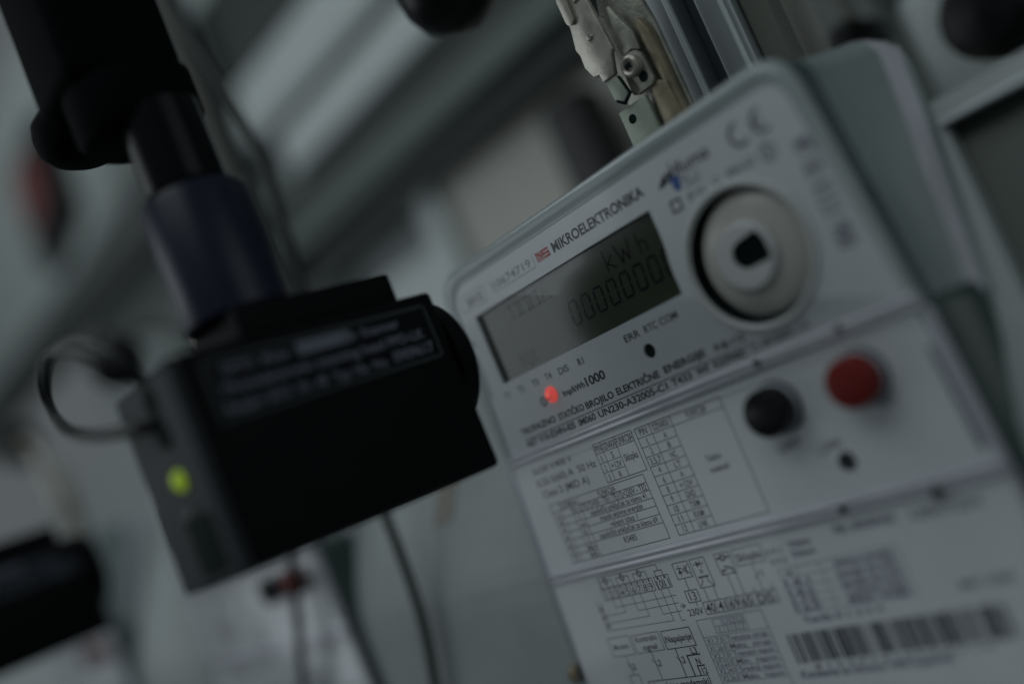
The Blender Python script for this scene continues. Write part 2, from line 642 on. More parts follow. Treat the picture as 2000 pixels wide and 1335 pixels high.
def digit(x, z, wd, h, on="abcdef", sl=0.09, t=0.74):
    def P(u, v):
        return (x + u * wd + sl * v * h, z + v * h)
    g = 0.13
    L = dict(a=((g, 1), (1 - g, 1)), b=((1, 1 - g), (1, .5 + g * .7)), c=((1, .5 - g * .7), (1, g * .6)), d=((g, 0), (1 - g, 0)),
             e=((0, g), (0, .5 - g * .7)), f=((0, 1 - g), (0, .5 + g * .7)), g=((g, .5), (1 - g, .5)))
    for k in on:
        p, q = L[k]
        seg.line(*P(*p), *P(*q), t)


for i in range(8):
    digit(-8.0 + i * 5.5, 28.6, 3.2, 6.8, sl=0.09)
seg.line(12.1, 37.7, 12.1, 43.4, 0.5)
seg.line(12.3, 39.2, 14.7, 41.2, 0.5)
seg.line(12.6, 39.6, 15.3, 37.6, 0.55)
seg.path([(16.6, 43.3), (18.2, 37.8), (19.5, 41.0), (20.8, 37.8), (22.0, 43.3)], 0.6)
seg.line(25.2, 37.6, 25.2, 43.4, 0.5)
seg.path([(25.2, 40.2), (27.0, 40.6), (27.6, 39.6), (27.6, 37.6)], 0.5)
seg.build("lcd_segments", M['seg'], lcd)
fa = Ink(1.5)
fa.path([(-16.2, 39.6), (-12.2, 39.6), (-14.8, 43.6), (-16.2, 39.6)], 0.45)
for k in range(3):
    fa.rect(-31 + k * 4.9, 39.6, -27.6 + k * 4.9, 43.6, 0.7)
fa.text("SQ2", -36, -27.6, 24.6, 4.2, True)
fa.build("lcd_unlit_symbols", M['faint'], lcd)

# optical port
port = lathe("optical_port", 'y', (PORT[0], 0, PORT[1]),
             [(18.9, 1.2), (18.9, -0.4), (18.3, -1.1), (17.6, -1.15), (17.1, -0.7), (16.9, 0.4), (16.8, 6.0), (10.0, 7.0), (2.0, 7.0)],
             None, meter, 64, mats=[M['portwhite'], M['hole']], ks=[0, 0, 0, 0, 0, 1, 1, 1], caps=False)  # dark wall and floor paint the shade inside the port
lathe("port_dish", 'y', (PORT[0] + 0.7, 0, PORT[1] + 0.4), [(14.0, 6.6), (15.7, 5.4), (16.1, 4.0), (15.6, 2.4), (13.2, 1.0), (10.2, 0.3), (8.0, 0.0)],
      M['portcup'], port, 64, caps=False)
lathe("port_hub", 'y', (PORT[0], 0, PORT[1]), [(8.8, 6.5), (8.7, 0.0), (8.5, -1.2), (8.0, -1.7), (7.2, -1.75)], M['portwhite'], port, 56, caps=False)
hp = [(56.5 + 3.8 * math.cos(math.radians(a)), 24.1 + 3.6 * math.sin(math.radians(a))) for a in range(100, 271, 10)]
hp = hp + [(62.5, 20.4), (63.1, 21.6), (62.8, 27.5), (61.8, 28.5)]
prism("port_face", circle(PORT[0] + 0.2, PORT[1] + 0.3, 7.5, 40), -1.8, -1.1, M['portwhite'], port, holes=[hp])
lathe("port_recess", 'y', (PORT[0], 0, PORT[1]), [(7.9, -1.0), (7.9, 1.5)], M['hole'], port, 32)

# small reset hole, LED window
lathe("reset_hole", 'y', (15.2, 0, 12.7), [(2.6, 0.9), (2.6, 2.2), (0.3, 2.2)], M['hole'], meter, 28)
led = lathe("pulse_led", 'y', (-27.0, 0, 13.3), [(2.5, 1.2), (2.5, -0.2), (2.1, -0.8), (1.1, -1.3), (0.15, -1.45)], M['led'], meter, 28)
ic = Ink(-1.5)
ic.fill(-27.9, 11.9, -26.8, 12.5)
ic.line(-26.3, 12.2, -25.9, 13.0, 0.28)
ic.build("led_die", M['ledcore'], led)


def button(cx, cz, capmat, label):
    b = lathe("push_button", 'y', (cx, 0, cz),
              [(0.2, -7.6), (4.6, -7.5), (5.6, -7.1), (6.0, -6.2), (6.0, -2.2), (4.6, -2.0), (4.6, 1.5)], capmat, meter, 44)
    b['label'] = label
    lathe("button_collar", 'y', (cx, 0, cz), [(5.3, 0.9), (5.3, -1.5), (6.1, -1.7), (6.5, -1.3), (6.9, -0.2), (7.3, 0.6)],
          None, b, 44, mats=[M['collar'], M['collard']], ks=[0, 0, 0, 1, 1], caps=False)
    return b


button(46.0, -13.4, M['black'], "black push button on the meter face")
button(70.3, -13.3, M['red'], "red push button on the meter face")
# small recycling-like key hole symbol
sy = Ink(-0.06)
for k in range(3):
    a = math.radians(90 + k * 120)
    b = math.radians(90 + k * 120 + 85)
    sy.line(57.6 + 2.1 * math.cos(a), -30.8 + 2.1 * math.sin(a), 57.6 + 2.1 * math.cos(b), -30.8 + 2.1 * math.sin(b), 0.8)
sy.arc(57.6, -30.8, 2.0, 0, 360, 0.5, 18)
sy.build("key_symbol", M['hole'], meter)

# ---- printing, upper face
k = Ink()
k.text("10674719", -32.0, -13.4, 50.35, 2.4)
k.build("serial_number", M['greenink'], meter)
g = Ink()
g.text("2012", -47.0, -38.6, 49.9, 2.5, True)
g.rect(-49.8, 48.7, -37.2, 53.6, 0.2)
g.build("year_mark", M['greyink'], meter)
g = Ink()
g.path([(-33.0, 53.4), (-33.0, 50.1), (-32.4, 49.5), (-11.8, 49.4), (-11.8, 53.0)], 0.22)
g.build("serial_frame", M['greenink'], meter)
r_ = Ink()
for q in range(3):
    z = 50.1 + q * 1.05
    r_.fill(-7.2, z, -4.5, z + 0.7)
for q in range(4):
    r_.fill(-10.3 + q * 0.78, 50.0, -9.8 + q * 0.78, 52.9)
r_.line(-10.2, 52.7, -7.6, 51.2, 0.5)
r_.fill(-5.0, 50.1, -4.4, 51.8)
r_.fill(-7.4, 51.2, -6.8, 52.9)
r_.build("maker_logo", M['redink'], meter)
k = Ink()
k.text("MIKROELEKTRONIKA", -2.9, 34.9, 50.15, 2.9, True)
k.build("maker_name", M['ink'], meter)
k = Ink()
k.text("adluma", 42.2, 57.6, 49.9, 3.4, False, 0.25)
k.poly([(39.6, 49.3), (42.0, 49.3), (43.2, 51.2), (42.2, 51.8)])
k.path([(43.0, 49.6), (44.6, 50.6), (45.6, 53.6)], 0.5)
k.build("model_script", M['ink'], meter)
bl = Ink(-0.08)
bl.poly([(43.8, 50.2), (44.4, 46.6), (46.4, 46.4), (47.2, 50.2)])
bl.build("model_mark", M['blueink'], meter)
g = Ink()
g.text("M 11", 47.5, 52.5, 47.8, 1.2)
g.text("0407", 47.8, 53.0, 46.0, 1.2)
g.text("IP 51   C", 47.0, 57.5, 42.6, 1.9)
g.text("IP54 cl.2", 60.0, 68.2, 42.5, 1.9, True)
g.arc(72.3, 43.2, 1.9, 0, 360, 0.5, 20)
g.line(72.3, 41.4, 72.3, 45.0, 0.5)
g.build("rating_marks", M['greyink'], meter)
k = Ink()
k.rect(41.2, 42.0, 44.2, 44.8, 0.6)
k.build("insulation_symbol", M['ink'], meter)
k = Ink()
k.arc(67.4, 50.6, 2.7, 95, 300, 0.9)
k.arc(74.2, 50.6, 2.7, 95, 290, 0.9)
k.line(71.6, 50.6, 73.9, 50.6, 0.9)
k.build("conformity_mark", M['greyink'], meter)
# vertical code down the right edge, rotated print
vt = Ink(fx=lambda a, b: (81.0 + b, -0.05, 42.0 - a))
vt.text("MT 103", 0, 9, -2.2, 4.6, True)
vt.text("8 3 2 5", 11, 19, -2.2, 4.6, True)
vt.text("900", 21, 27, -2.2, 4.6, True)
vt.build("side_code", M['greyink'], meter)
k = Ink()
k.text("ERR", 8.6, 14.6, 17.5, 2.05)
k.text("RTC", 16.5, 21.4, 17.5, 2.05)
k.text("COM", 22.4, 28.9, 17.5, 2.05)
k.text("R1", -11.9, -8.6, 17.45, 2.05)
k.build("display_legend", M['ink'], meter)
g = Ink()
g.text("DIS", -20.3, -15.8, 17.5, 2.05)
g.text("T4", -26.7, -23.7, 17.7, 2.0)
g.text("T3", -33.0, -30.1, 17.7, 2.0)
g.text("T2", -40.1, -37.2, 17.8, 2.0)
g.text("T1", -47.2, -44.4, 17.9, 2.0)
g.line(-51.4, 39.5, -51.4, 37.8, 0.7)
g.line(-52.2, 34.5, -52.8, 20.5, 0.5)
g.build("tariff_legend", mat("dark_green_ink", (0.07, 0.10, 0.10), 0.5), meter)
k = Ink()
k.text("Imp/kWh", -22.3, -12.4, 11.15, 1.75, True)
k.text("1000", -11.7, -3.4, 11.0, 2.6, True)
k.arc(-31.3, 12.3, 1.35, 0, 360, 0.35, 20)
k.text("2", -31.8, -30.8, 11.6, 1.4, True)
k.build("pulse_constant", M['ink'], meter)
k = Ink()
k.text("TROFAZNO", -46.6, -29.4, 5.3, 1.95, True)
k.text("STATIČKO", -28.0, -16.3, 5.1, 1.95, True)
k.text("BROJILO", -15.4, -3.3, 5.0, 1.95, True)
k.text("ELEKTRIČNE", -2.0, 15.2, 5.1, 1.95, True)
k.text("ENERGIJE", 17.2, 32.2, 5.4, 1.95, True)
k.text("P-8-112", 35.6, 45.3, 5.2, 1.9, True)
k.line(-46.0, 3.75, 47.0, 3.85, 0.26)
k.text("AET V10-E34N-I05", -46.3, -22.6, 1.2, 2.0, True)
k.text("IM060", -20.9, -13.4, 1.2, 2.0, True)
k.text("UN230-A32005-C1", -12.0, 16.2, 1.2, 2.0, True)
k.text("T433", 17.9, 25.2, 1.3, 1.95, True)
k.text("W47", 27.0, 31.7, 1.4, 1.95, True)
k.text("K039402", 33.2, 44.0, 1.4, 1.95, True)
k.text("C2", 45.4, 48.4, 1.5, 1.9)
k.text("0010693", 49.3, 58.6, 1.6, 1.9, True)
k.text("115", 59.6, 63.2, 1.8, 1.9, True)
k.build("type_designation", M['ink'], meter)

# ---- printing, middle section
k = Ink()
k.text("3x230 V/400 V", -48.8, -29.8, -7.6, 1.9)
k.text("0.25-5(60) A  50 Hz", -49.0, -20.9, -11.6, 2.15)
k.text("Class 2 (MID A)", -48.4, -26.4, -15.5, 2.3)
k.build("rating_text", M['ink'], meter)


def table(xs, zs, w=0.2):
    t = Ink()
    t.rect(xs[0], zs[0], xs[-1], zs[-1], w * 1.25)
    return t


t = table([-19.4, -2.9], [-5.35, -17.35])
t.line(-19.4, -8.4, -2.9, -8.4)
t.line(-16.1, -5.35, -16.1, -17.35)
t.line(-10.2, -5.35, -10.2, -17.35)
t.line(-19.4, -11.4, -10.2, -11.4)
t.line(-19.4, -14.4, -10.2, -14.4)
t.text("PIN", -19.0, -16.4, -8.0, 2.1)
t.text("OZNAKA", -15.8, -10.4, -8.0, 2.1)
t.text("FUNKCIJA", -9.9, -3.2, -8.0, 2.1)
for i, (a, b) in enumerate((("1", "S"), ("2", "+12V"), ("3", "R"))):
    z = -11.1 - i * 3.0
    t.text(a, -18.2, -17.5, z + 0.1, 1.9)
    wd = 0.55 * len(b)
    t.text(b, -13.2 - wd, -13.2 + wd, z + 0.1, 1.9)
t.text("Sklopka", -9.3, -3.9, -13.2, 2.1)
t.build("switch_table", M['ink'], meter)

t = table([-1.45, 30.6], [-5.5, -37.5])
rows = [-8.45, -11.3, -14.2, -17.1, -20.0, -22.9, -25.8, -28.7, -31.6, -34.5]
t.line(-1.45, rows[0], 30.6, rows[0])
for z in rows[1:]:
    t.line(-1.45, z, 12.35, z)
t.line(4.4, -5.5, 4.4, -37.5)
t.line(12.35, -5.5, 12.35, -37.5)
t.text("PIN", -0.1, 2.9, -7.9, 1.9)
t.text("OZNAKA", 5.2, 11.4, -7.9, 1.9)
t.text("FUNKCIJA", 18.0, 25.2, -7.9, 1.9)
pins = ["1", "2", "3,5,7", "4", "6", "8", "9", "10", "11", "12"]
sig = ["A", "B", "NC", "LT", "A", "+12V", "GND", "TXM", "RXM", "LNK"]
for i in range(10):
    z = rows[i] - 2.4
    wd = 0.42 * len(pins[i])
    t.text(pins[i], 1.5 - wd, 1.5 + wd, z, 1.9)
    wd = 0.6 * len(sig[i])
    t.text(sig[i], 8.4 - wd, 8.4 + wd, z, 1.8)
t.text("Telefon", 18.2, 23.4, -20.7, 1.7)
t.text("modemski", 18.2, 24.6, -23.8, 1.7)
t.build("modem_table", M['ink'], meter)

t = table([-47.4, -5.15], [-18.15, -37.5])
rz = [-20.6, -23.0, -25.4, -27.8, -30.3, -32.8]
t.line(-47.4, rz[0], -5.15, rz[0])
for z in rz[1:]:
    t.line(-47.4, z, -5.15, z)
for x in (-43.2, -38.6):
    t.line(x, -18.15, x, -37.5)
t.line(-34.4, -18.15, -34.4, -37.5)
t.line(-47.4, -35.1, -34.4, -35.1)
t.text("FUNKCIJA", -25.2, -17.6, -20.3, 1.75)
t.text("OZNAKA", -42.8, -35.2, -20.3, 1.75)
t.text("TE1/2=0V - TE1; TE1/2=230V - TE2", -33.8, -5.8, -22.7, 1.9)
t.text("zajednički priključak za klemu 41", -31.5, -7.2, -25.0, 1.7)
t.text("impuls aktivne energije", -28.4, -10.2, -27.4, 1.7)
t.text("relejni izlaz 1", -25.2, -13.6, -29.9, 1.7)
t.text("zajednički priključak za klemu 69", -31.6, -6.8, -32.4, 1.7)
t.text("RS485", -22.6, -17.2, -35.6, 1.9)
for i, (a, b) in enumerate((("13", "TE1/2"), ("40", "C"), ("41", "+AA"), ("65", "R1"), ("69", "C"), ("72", "485+"), ("73", "485-"))):
    z = [-22.8, -25.2, -27.6, -30.1, -32.6, -34.9, -37.2][i]
    t.text(a, -46.5, -44.1, z, 1.6)
    wd = 0.5 * len(b)
    t.text(b, -36.5 - wd, -36.5 + wd, z, 1.6)
t.build("terminal_table", M['ink'], meter)

k = Ink()
k.text("LIST", 42.2, 48.2, -23.8, 2.0, True)
k.text("SET", 71.2, 76.2, -21.2, 2.0, True)
k.text("LINK", 52.6, 58.4, -26.9, 1.9, True)
k.path([(40.7, -22.0), (41.0, -24.2), (43, -24.5)], 0.25)
k.path([(51.0, -25.2), (51.3, -27.6), (53.5, -27.8)], 0.25)
k.build("button_captions", M['greyink'], meter)
bar = prism("side_bar", [(87.6, -12), (89.0, -12), (90.6, -36), (88.8, -36)], -0.3, 0.02, M['greyink'], meter, 0.2)

# ---- printing, lower section : wiring diagram
d = Ink()
d.line(-39.7, -43.75, -14.7, -43.75)
d.path([(-14.7, -43.75), (-14.7, -45.6)])
d.path([(-16.2, -47.2), (-16.2, -45.6), (-13.4, -45.6), (-13.4, -47.2)], 0.28)
for j, x0 in enumerate((-40.5, -33.2, -25.8)):
    cx = x0 + 3.4
    d.line(cx - 0.4, -43.75, cx - 0.4, -45.0)
    d.path([(x0 + 0.8, -47.2), (x0 + 0.8, -45.0), (x0 + 6.1, -45.0), (x0 + 6.1, -47.2)])
    d.arc(cx, -45.2, 0.9, 0, 360, 0.22, 16)
    d.line(cx - 0.9, -45.2, cx, -46.3)
    d.line(cx + 0.9, -45.2, cx, -46.3)
    d.line(cx, -43.9, cx, -47.2)
    d.rect(x0, -51.0, x0 + 7.4, -47.2, 0.24)
    for q in (1, 2):
        d.line(x0 + 7.4 * q / 3, -51.0, x0 + 7.4 * q / 3, -47.2)
    for q in range(3):
        xx = x0 + 1.25 + q * 2.45
        d.fill(xx - 0.35, -48.2, xx + 0.35, -47.4)
        d.text(str(1 + q + 3 * j), xx - 0.65, xx + 0.65, -50.7, 2.2)
d.rect(-17.4, -51.0, -11.75, -47.2, 0.26)
d.line(-14.6, -51.0, -14.6, -47.2)
for q, s in ((-16.0, "10"), (-13.2, "11")):
    d.fill(q - 0.4, -48.2, q + 0.4, -47.4)
    d.text(s, q - 1.15, q + 1.15, -50.7, 2.3)
d.path([(-37.3, -51.0), (-37.3, -53.55), (-11.9, -53.55)], 0.2)
d.path([(-28.7, -51.0), (-28.7, -55.85), (-12.0, -55.85)], 0.2)
d.path([(-19.6, -51.0), (-19.6, -58.25), (-12.0, -58.25)], 0.2)
d.path([(-34.0, -51.0), (-34.0, -55.6), (-43.0, -55.6)], 0.2)
d.path([(-25.1, -51.0), (-25.1, -58.0), (-43.0, -58.0)], 0.2)
d.path([(-16.5, -51.0), (-16.5, -60.6), (-45.0, -60.2)], 0.2)
d.path([(-13.6, -51.0), (-13.6, -61.0), (-12.2, -61.0)], 0.2)
d.line(-40.0, -43.75, -40.0, -47.2)
d.line(-44.6, -51.0, -44.6, -60.2, 0.3)
d.line(-43.0, -51.5, -43.0, -59.5, 0.3)
for z in (-53.5, -56.0, -58.6):
    d.arc(-43.8, z, 0.6, 0, 360, 0.25, 12)
d.line(-11.9, -57.0, -10.4, -57.0, 0.26)
d.path([(-11.2, -56.3), (-10.1, -57.0), (-11.2, -57.7)], 0.26)
# optical coupler boxes
d.rect(-8.6, -49.4, -2.8, -44.75, 0.26)
d.poly([(-7.6, -48.0), (-5.9, -48.0), (-6.75, -46.4)])
d.line(-7.6, -46.4, -5.9, -46.4, 0.3)
d.line(-6.75, -48.6, -6.75, -45.6, 0.25)
d.line(-5.6, -46.8, -4.9, -46.8, 0.3)
d.line(-5.6, -47.4, -4.9, -47.4, 0.3)
d.line(-4.5, -46.0, -4.5, -48.4, 0.35)
d.line(-4.5, -47.2, -3.4, -45.9, 0.3)
d.line(-4.5, -47.2, -3.3, -48.5, 0.35)
d.rect(-1.9, -53.1, 3.5, -44.75, 0.26)
d.line(-1.2, -46.4, 2.8, -46.4, 0.25)
d.poly([(-0.1, -45.5), (-0.1, -47.3), (1.4, -46.4)])
d.line(1.5, -45.5, 1.5, -47.3, 0.3)
d.line(0.5, -48.1, 0.5, -49.0, 0.3)
d.line(1.1, -48.1, 1.1, -49.0, 0.3)
d.line(-0.9, -50.1, 2.4, -50.1, 0.5)
d.path([(-1.4, -52.6), (-0.2, -51.4), (-0.2, -50.1)], 0.28)
d.path([(3.0, -52.8), (1.8, -51.4), (1.8, -50.1)], 0.28)
d.rect(7.2, -50.8, 12.4, -44.9, 0.24)
d.rect(9.1, -46.9, 10.4, -45.6, 0.4)
d.line(7.7, -46.2, 9.1, -46.2, 0.5)
d.line(10.4, -46.2, 11.9, -46.2, 0.5)
d.path([(8.0, -50.6), (8.0, -49.6), (9.4, -49.6)], 0.5)
d.path([(9.4, -48.6), (11.6, -49.6), (11.6, -50.8)], 0.5)
d.rect(13.5, -49.4, 23.3, -44.8, 0.22)
d.text("Sklopka", 14.3, 22.6, -48.3, 2.1)
d.line(-6.2, -49.4, -6.2, -53.1, 0.26)
d.rect(-8.2, -56.5, -3.6, -53.1, 0.28)
d.text("13", -7.4, -4.4, -56.0, 2.5)
d.line(-5.7, -56.5, -5.7, -57.6, 0.26)
for x in (-0.9, 2.6, 9.0, 12.0):
    d.line(x, -50.8 if x > 5 else -53.1, x, -57.1, 0.22)
d.line(18.4, -49.4, 18.4, -57.1, 0.2)
d.line(17.6, -53.6, 19.6, -51.8, 0.2)
d.text("2", 19.9, 20.8, -53.0, 1.4)
d.line(15.6, -57.1, 15.6, -55.6, 0.2)
d.line(21.6, -57.1, 21.6, -55.6, 0.2)
d.rect(-3.55, -60.6, 22.0, -57.1, 0.24)
for i, s in enumerate(("40", "41", "69", "65")):
    x = -3.55 + i * 4.35
    d.text(s, x + 0.5, x + 3.9, -60.2, 2.6)
    d.line(x + 4.35, -60.6, x + 4.35, -57.1, 0.22)
d.text("DIS", 15.4, 20.8, -60.2, 2.6)
d.text("230V", -10.1, -4.4, -60.2, 1.95)
# modem boxes
d.rect(-46.6, -68.5, -37.2, -62.6, 0.22)
d.text("Modem", -45.2, -38.6, -66.4, 1.6)
d.rect(-36.1, -68.5, -24.7, -62.9, 0.22)
d.text("Kontrolni", -34.9, -26.0, -65.2, 1.75)
d.text("signal", -33.2, -27.2, -67.8, 1.6)
d.rect(-23.6, -68.6, -12.15, -63.1, 0.28)
d.text("Napajanje", -22.9, -12.6, -66.7, 2.0)
d.line(-20.6, -68.6, -20.8, -77.1, 0.3)
d.line(-30.5, -68.5, -30.5, -77.1, 0.22)
d.line(-41.5, -68.5, -41.5, -74.6, 0.22)
for x in (-41.5, -30.5, -20.7):
    d.line(x - 1.0, -71.0, x + 1.0, -73.4, 0.22)
    d.text("2", x + 1.0, x + 2.1, -73.1, 1.9)
d.path([(-12.3, -71.2), (-17.3, -71.2), (-17.3, -77.3)], 0.42)
d.text("L3", -15.4, -12.6, -70.9, 1.9)
d.path([(-12.3, -74.5), (-15.0, -74.5), (-15.0, -77.3)], 0.42)
d.text("N", -14.8, -13.2, -74.1, 1.9)
d.text("12", -13.9, -12.0, -77.0, 1.9)
d.rect(-36.8, -83.5, -12.6, -77.4, 0.28)
d.text("Konektor modemski", -35.6, -13.2, -80.2, 2.1)
d.rect(-43.6, -80.5, -39.4, -74.8, 0.22)
d.build("wiring_diagram", M['ink'], meter)

# code table, value table, bar code
e = Ink()
e.rect(-8.5, -84.5, 14.9, -61.75, 0.22)
e.rect(-2.9, -66.2, 8.4, -62.3, 0.18)
for x in (0.2, 2.9, 5.7):
    e.line(x, -62.3, x, -66.2, 0.18)
e.line(-2.9, -64.25, 8.4, -64.25, 0.18)
for x, s in ((0.5, "L1"), (3.2, "L2"), (6.0, "L3")):
    e.text(s, x, x + 2.1, -64.0, 1.4)
for x, s in ((-2.0, "X"), (1.0, "3"), (3.8, "5"), (6.6, "7")):
    e.text(s, x, x + 1.0, -66.0, 1.4)
zr = [-66.9, -69.15, -71.4, -73.6, -75.8, -78.0, -80.2]
tx = [("X1.7.0", "Trenutna struja"), ("X1.26.0", "Maks.  struja"), ("X2.7.0", "Trenutni napon"), ("X2.23.0", "Min.  napon"),
      ("X2.24.0", "Srednji napon"), ("X2.26.0", "Maks.  napon")]
for i, (a, b) in enumerate(tx):
    e.line(-8.5, zr[i], 14.9, zr[i], 0.16)
    e.line(-1.2, zr[i], -1.2, zr[i + 1], 0.14)
    e.text(a, -7.9, -1.7, zr[i + 1] + 0.35, 1.5)
    e.text(b, -0.4, 13.8, zr[i + 1] + 0.35, 1.5)
e.line(-8.5, zr[6], 14.9, zr[6], 0.16)
e.text("0.9.1", 24.0, 29.0, -48.3, 1.5)
e.text("0.9.2", 24.3, 29.5, -51.0, 1.5)
e.text("Vrijeme", 31.5, 38.5, -47.6, 1.7, True)
e.text("Datum", 31.8, 38.8, -50.2, 1.7, True)
e.rect(25.5, -64.4, 60.0, -52.4, 0.2)
for z in (-55.0, -57.6, -60.0, -62.3):
    e.line(25.5, z, 60.0, z, 0.16)
e.line(31.0, -52.4, 31.0, -55.0, 0.16)
e.line(38.0, -52.4, 38.0, -64.4, 0.16)
for i, (a, b) in enumerate((("+A", "Aktivna energija"), ("1.8.1", "Energija visa tarifa"), ("1.8.2", "Energija niza tarifa"), ("1.7.0", "Trenutna snaga"),
                            ("1.6.0", "Maks. snaga"))):
    z = [-54.6, -57.2, -59.7, -62.0, -64.1][i]
    e.text(a, 26.0, 30.6 if i == 0 else 33.5, z, 1.6, True)
    e.text(b, 42.0, 58.5, z, 1.7, True)
e.text("Tarifa 0 1 2 3 4", 26.5, 50.0, -67.2, 1.6, True)
e.text("Nak. uskladistenja:", 46.0, 63.0, -46.8, 2.4, True)
e.text("U0011234", 67.0, 84.0, -47.6, 2.2, True)
e.text("MAT 10302", 70.9, 83.6, -65.0, 1.8, True)
e.text("Konstanta za obracun 1000 imp/kWh", 18.8, 62.0, -81.3, 1.9, True)
e.build("value_tables", M['greyink'], meter)
bc = Ink()
x = 19.3
rr = random.Random(11)
while x < 79:
    wd = rr.choice((0.3, 0.3, 0.6, 0.6, 0.9, 1.3))
    bc.fill(x, -77.4, min(x + wd, 79.2), -69.5)
    x += wd + rr.choice((0.3, 0.3, 0.5, 0.5, 0.8))
bc.text("8 1 2 3 9 7 4 1 0 6 7 4 7 1 9", 24, 72, -79.3, 1.2)
bc.build("bar_code", mat("bar_code_ink", (0.03, 0.033, 0.055), 0.5), meter)

# neighbours on the rack
m2 = copy_tree(meter)
m2.location.x -= 0.290
m2['label'] = "blurred white electricity meter behind the large black scanning head, only its lower part visible"
m3 = copy_tree(meter)
m3.location.x -= 0.580
m3['label'] = "farthest blurred electricity meter at the lower left, mostly hidden by the second scanning head"

# ------------------------------------------------------------------ scanning head
GH = "black pulse scanning heads pointed at the meters"
head = thing("scanning_head", "large black box shaped scanning head with green light, in front of the focused meter", "scanning head", (-49, -67, 0), GH)
box("housing", (-68, -106, 0), (-30, -26, 54.5), M['head'], head, 1.6)
plate = box("end_plate", (-67.6, -109.2, 0.3), (-30.4, -106.0, 54.2), M['headend'], head, 0.8)
box("mounting_block", (-62, -86, 54.5), (-33, -35.5, 63.5), M['head'], head, 1.2)
lathe("sensor_nozzle", 'y', (-49, -26, 35), [(20.2, 0.4), (20.6, 3.2), (20.0, 6.0), (17, 7.5), (9, 7.5), (8.5, 4)], M['head'], head, 56)
lathe("status_light", 'y', (-45.3, -109.2, 26.8), [(0.1, -1.9), (1.6, -1.7), (2.5, -0.9), (2.75, 0.1)], M['gled'], head, 32)
for z in (47.6, 38.6):
    lathe("socket", 'y', (-45.5, -109.4, z), [(1.2, -0.1), (3.6, -0.15), (4.0, 0.3)], M['hole'], head, 28)
box("slide_switch", (-45.5, -110.0, 35.2), (-42.6, -109.1, 40.8), M['hole'], head, 0.3)
box("connector_opening", (-51.5, -109.6, 2.5), (-36.0, -109.0, 17.0), M['hole'], head, 0.4)
box("seam_tab", (-52, -109.9, 17.5), (-43.5, -109.0, 19.4), M['headframe'], head, 0.2)
lab = box("type_label", (-30.05, -102, 34.4), (-29.7, -30.6, 51.2), M['headlabel'], head, 0.1)
hx = lambda a, b: (-29.62, a, b)
fr = Ink(fx=hx)
fr.path([(-101.0, 35.2), (-31.6, 35.2), (-31.0, 35.8), (-31.0, 49.9), (-31.6, 50.5), (-101.0, 50.5), (-101.0, 35.2)], 0.75)
fr.build("label_frame", M['headframe'], lab)
ht = Ink(fx=hx)
ht.fill(-75, 45.9, -58, 49.4)
ht.text("OPTO  Meter", -97, -77, 46.4, 2.3, True)
ht.text("Reader", -60.6, -56, 46.4, 2.3, True)
ht.text("Scanner", -54.5, -41.5, 46.3, 2.4, True)
ht.text("Photoelectronic scanning head PPD-LK", -98, -34.4, 41.6, 2.5, True)
ht.text("Baujahr 2010  Nr. 48  Typ 10a  No.", -99, -49.5, 36.8, 2.4, True)
ht.text("0909617", -47.5, -33.0, 37.0, 2.9, True)
ht.build("label_text", M['headink'], lab)

head.location = Vector((-27.3, -79.9, 0.2)) * S
head.scale = (0.91, 0.91, 0.91)
h2 = copy_tree(head)
h2['label'] = "second black scanning head, heavily blurred, cut off by the lower left edge of the photo"

# ------------------------------------------------------------------ holding arm
arm = thing("holding_arm", "black and navy round holding arm carrying the large scanning head from above", "holding arm", (-49, -76, 63.5))
lathe("sleeve", 'z', (-49, -76, 0), [(14.6, 63.5), (15.3, 64.3), (15.4, 98.5), (14.6, 100.2), (11.6, 100.4)], M['navy'], arm, 56)
lathe("shaft", 'z', (-49.5, -76.5, 0), [(11.3, 100.2), (11.3, 127)], M['shaft'], arm, 56)
lathe("shaft_groove", 'z', (-49.5, -76.5, 0), [(11.45, 100.5), (11.45, 103)], M['armp'], arm, 56)
lathe("collar", 'z', (-58, -78, 0), [(12, 123.5), (16.6, 124.2), (18.2, 127), (18.2, 139)], M['armp'], arm, 56)
box("upper_arm", (-77, -98, 139), (-46.5, -63.5, 275), M['armp'], arm, 4.5)
lathe("clamp_knob", 'z', (-87, -82, 0), [(2, 132.0), (7.5, 132.8), (11.5, 134.8), (13.6, 138), (14.0, 142), (13.4, 146), (11, 149)], M['armp'], arm, 48)
arm.location = Vector((-27.3, -88.1, 57.9)) * S
arm.scale = (0.91, 0.91, 0.91)
# the second head hangs on the same kind of arm (out of frame), it is left out

h2.location += Vector((-312, -6, -2)) * S

# ------------------------------------------------------------------ cables
c = tube("looped_cable", [(-24.6, -118.1, 49.3), (-22.7, -121.7, 53.9), (-28.2, -123.5, 59.3), (-39.1, -123.5, 64.8), (-51.9, -122.6, 68.4), (-66.4, -120.8, 69.9), (-77.3, -119.9, 67.5), (-81.9, -119.9, 62.8), (-77.3, -120.8, 56.1), (-64.6, -122.6, 49.8), (-50.0, -123.5, 45.0), (-37.3, -122.6, 41.7), (-27.3, -120.8, 40.0), (-24.2, -118.1, 39.5)], 1.2, M['cable'])
tag(c, "thin black cable curling in a loop from the back of the large scanning head", "cable")
c = tube("looped_cable", [(-25.5, -118.1, 48.4), (-24.6, -124.5, 54.8), (-32.8, -127.2, 60.7), (-46.4, -127.2, 65.7), (-61.0, -125.4, 67.1), (-72.8, -123.5, 65.2), (-76.4, -122.6, 60.2), (-71.0, -123.5, 53.4), (-59.1, -125.4, 47.5), (-44.6, -125.4, 42.5), (-31.8, -122.6, 39.3), (-25.0, -118.1, 37.5)], 0.9, M['cable'])
tag(c, "thinner inner strand of the cable loop behind the large scanning head", "cable")
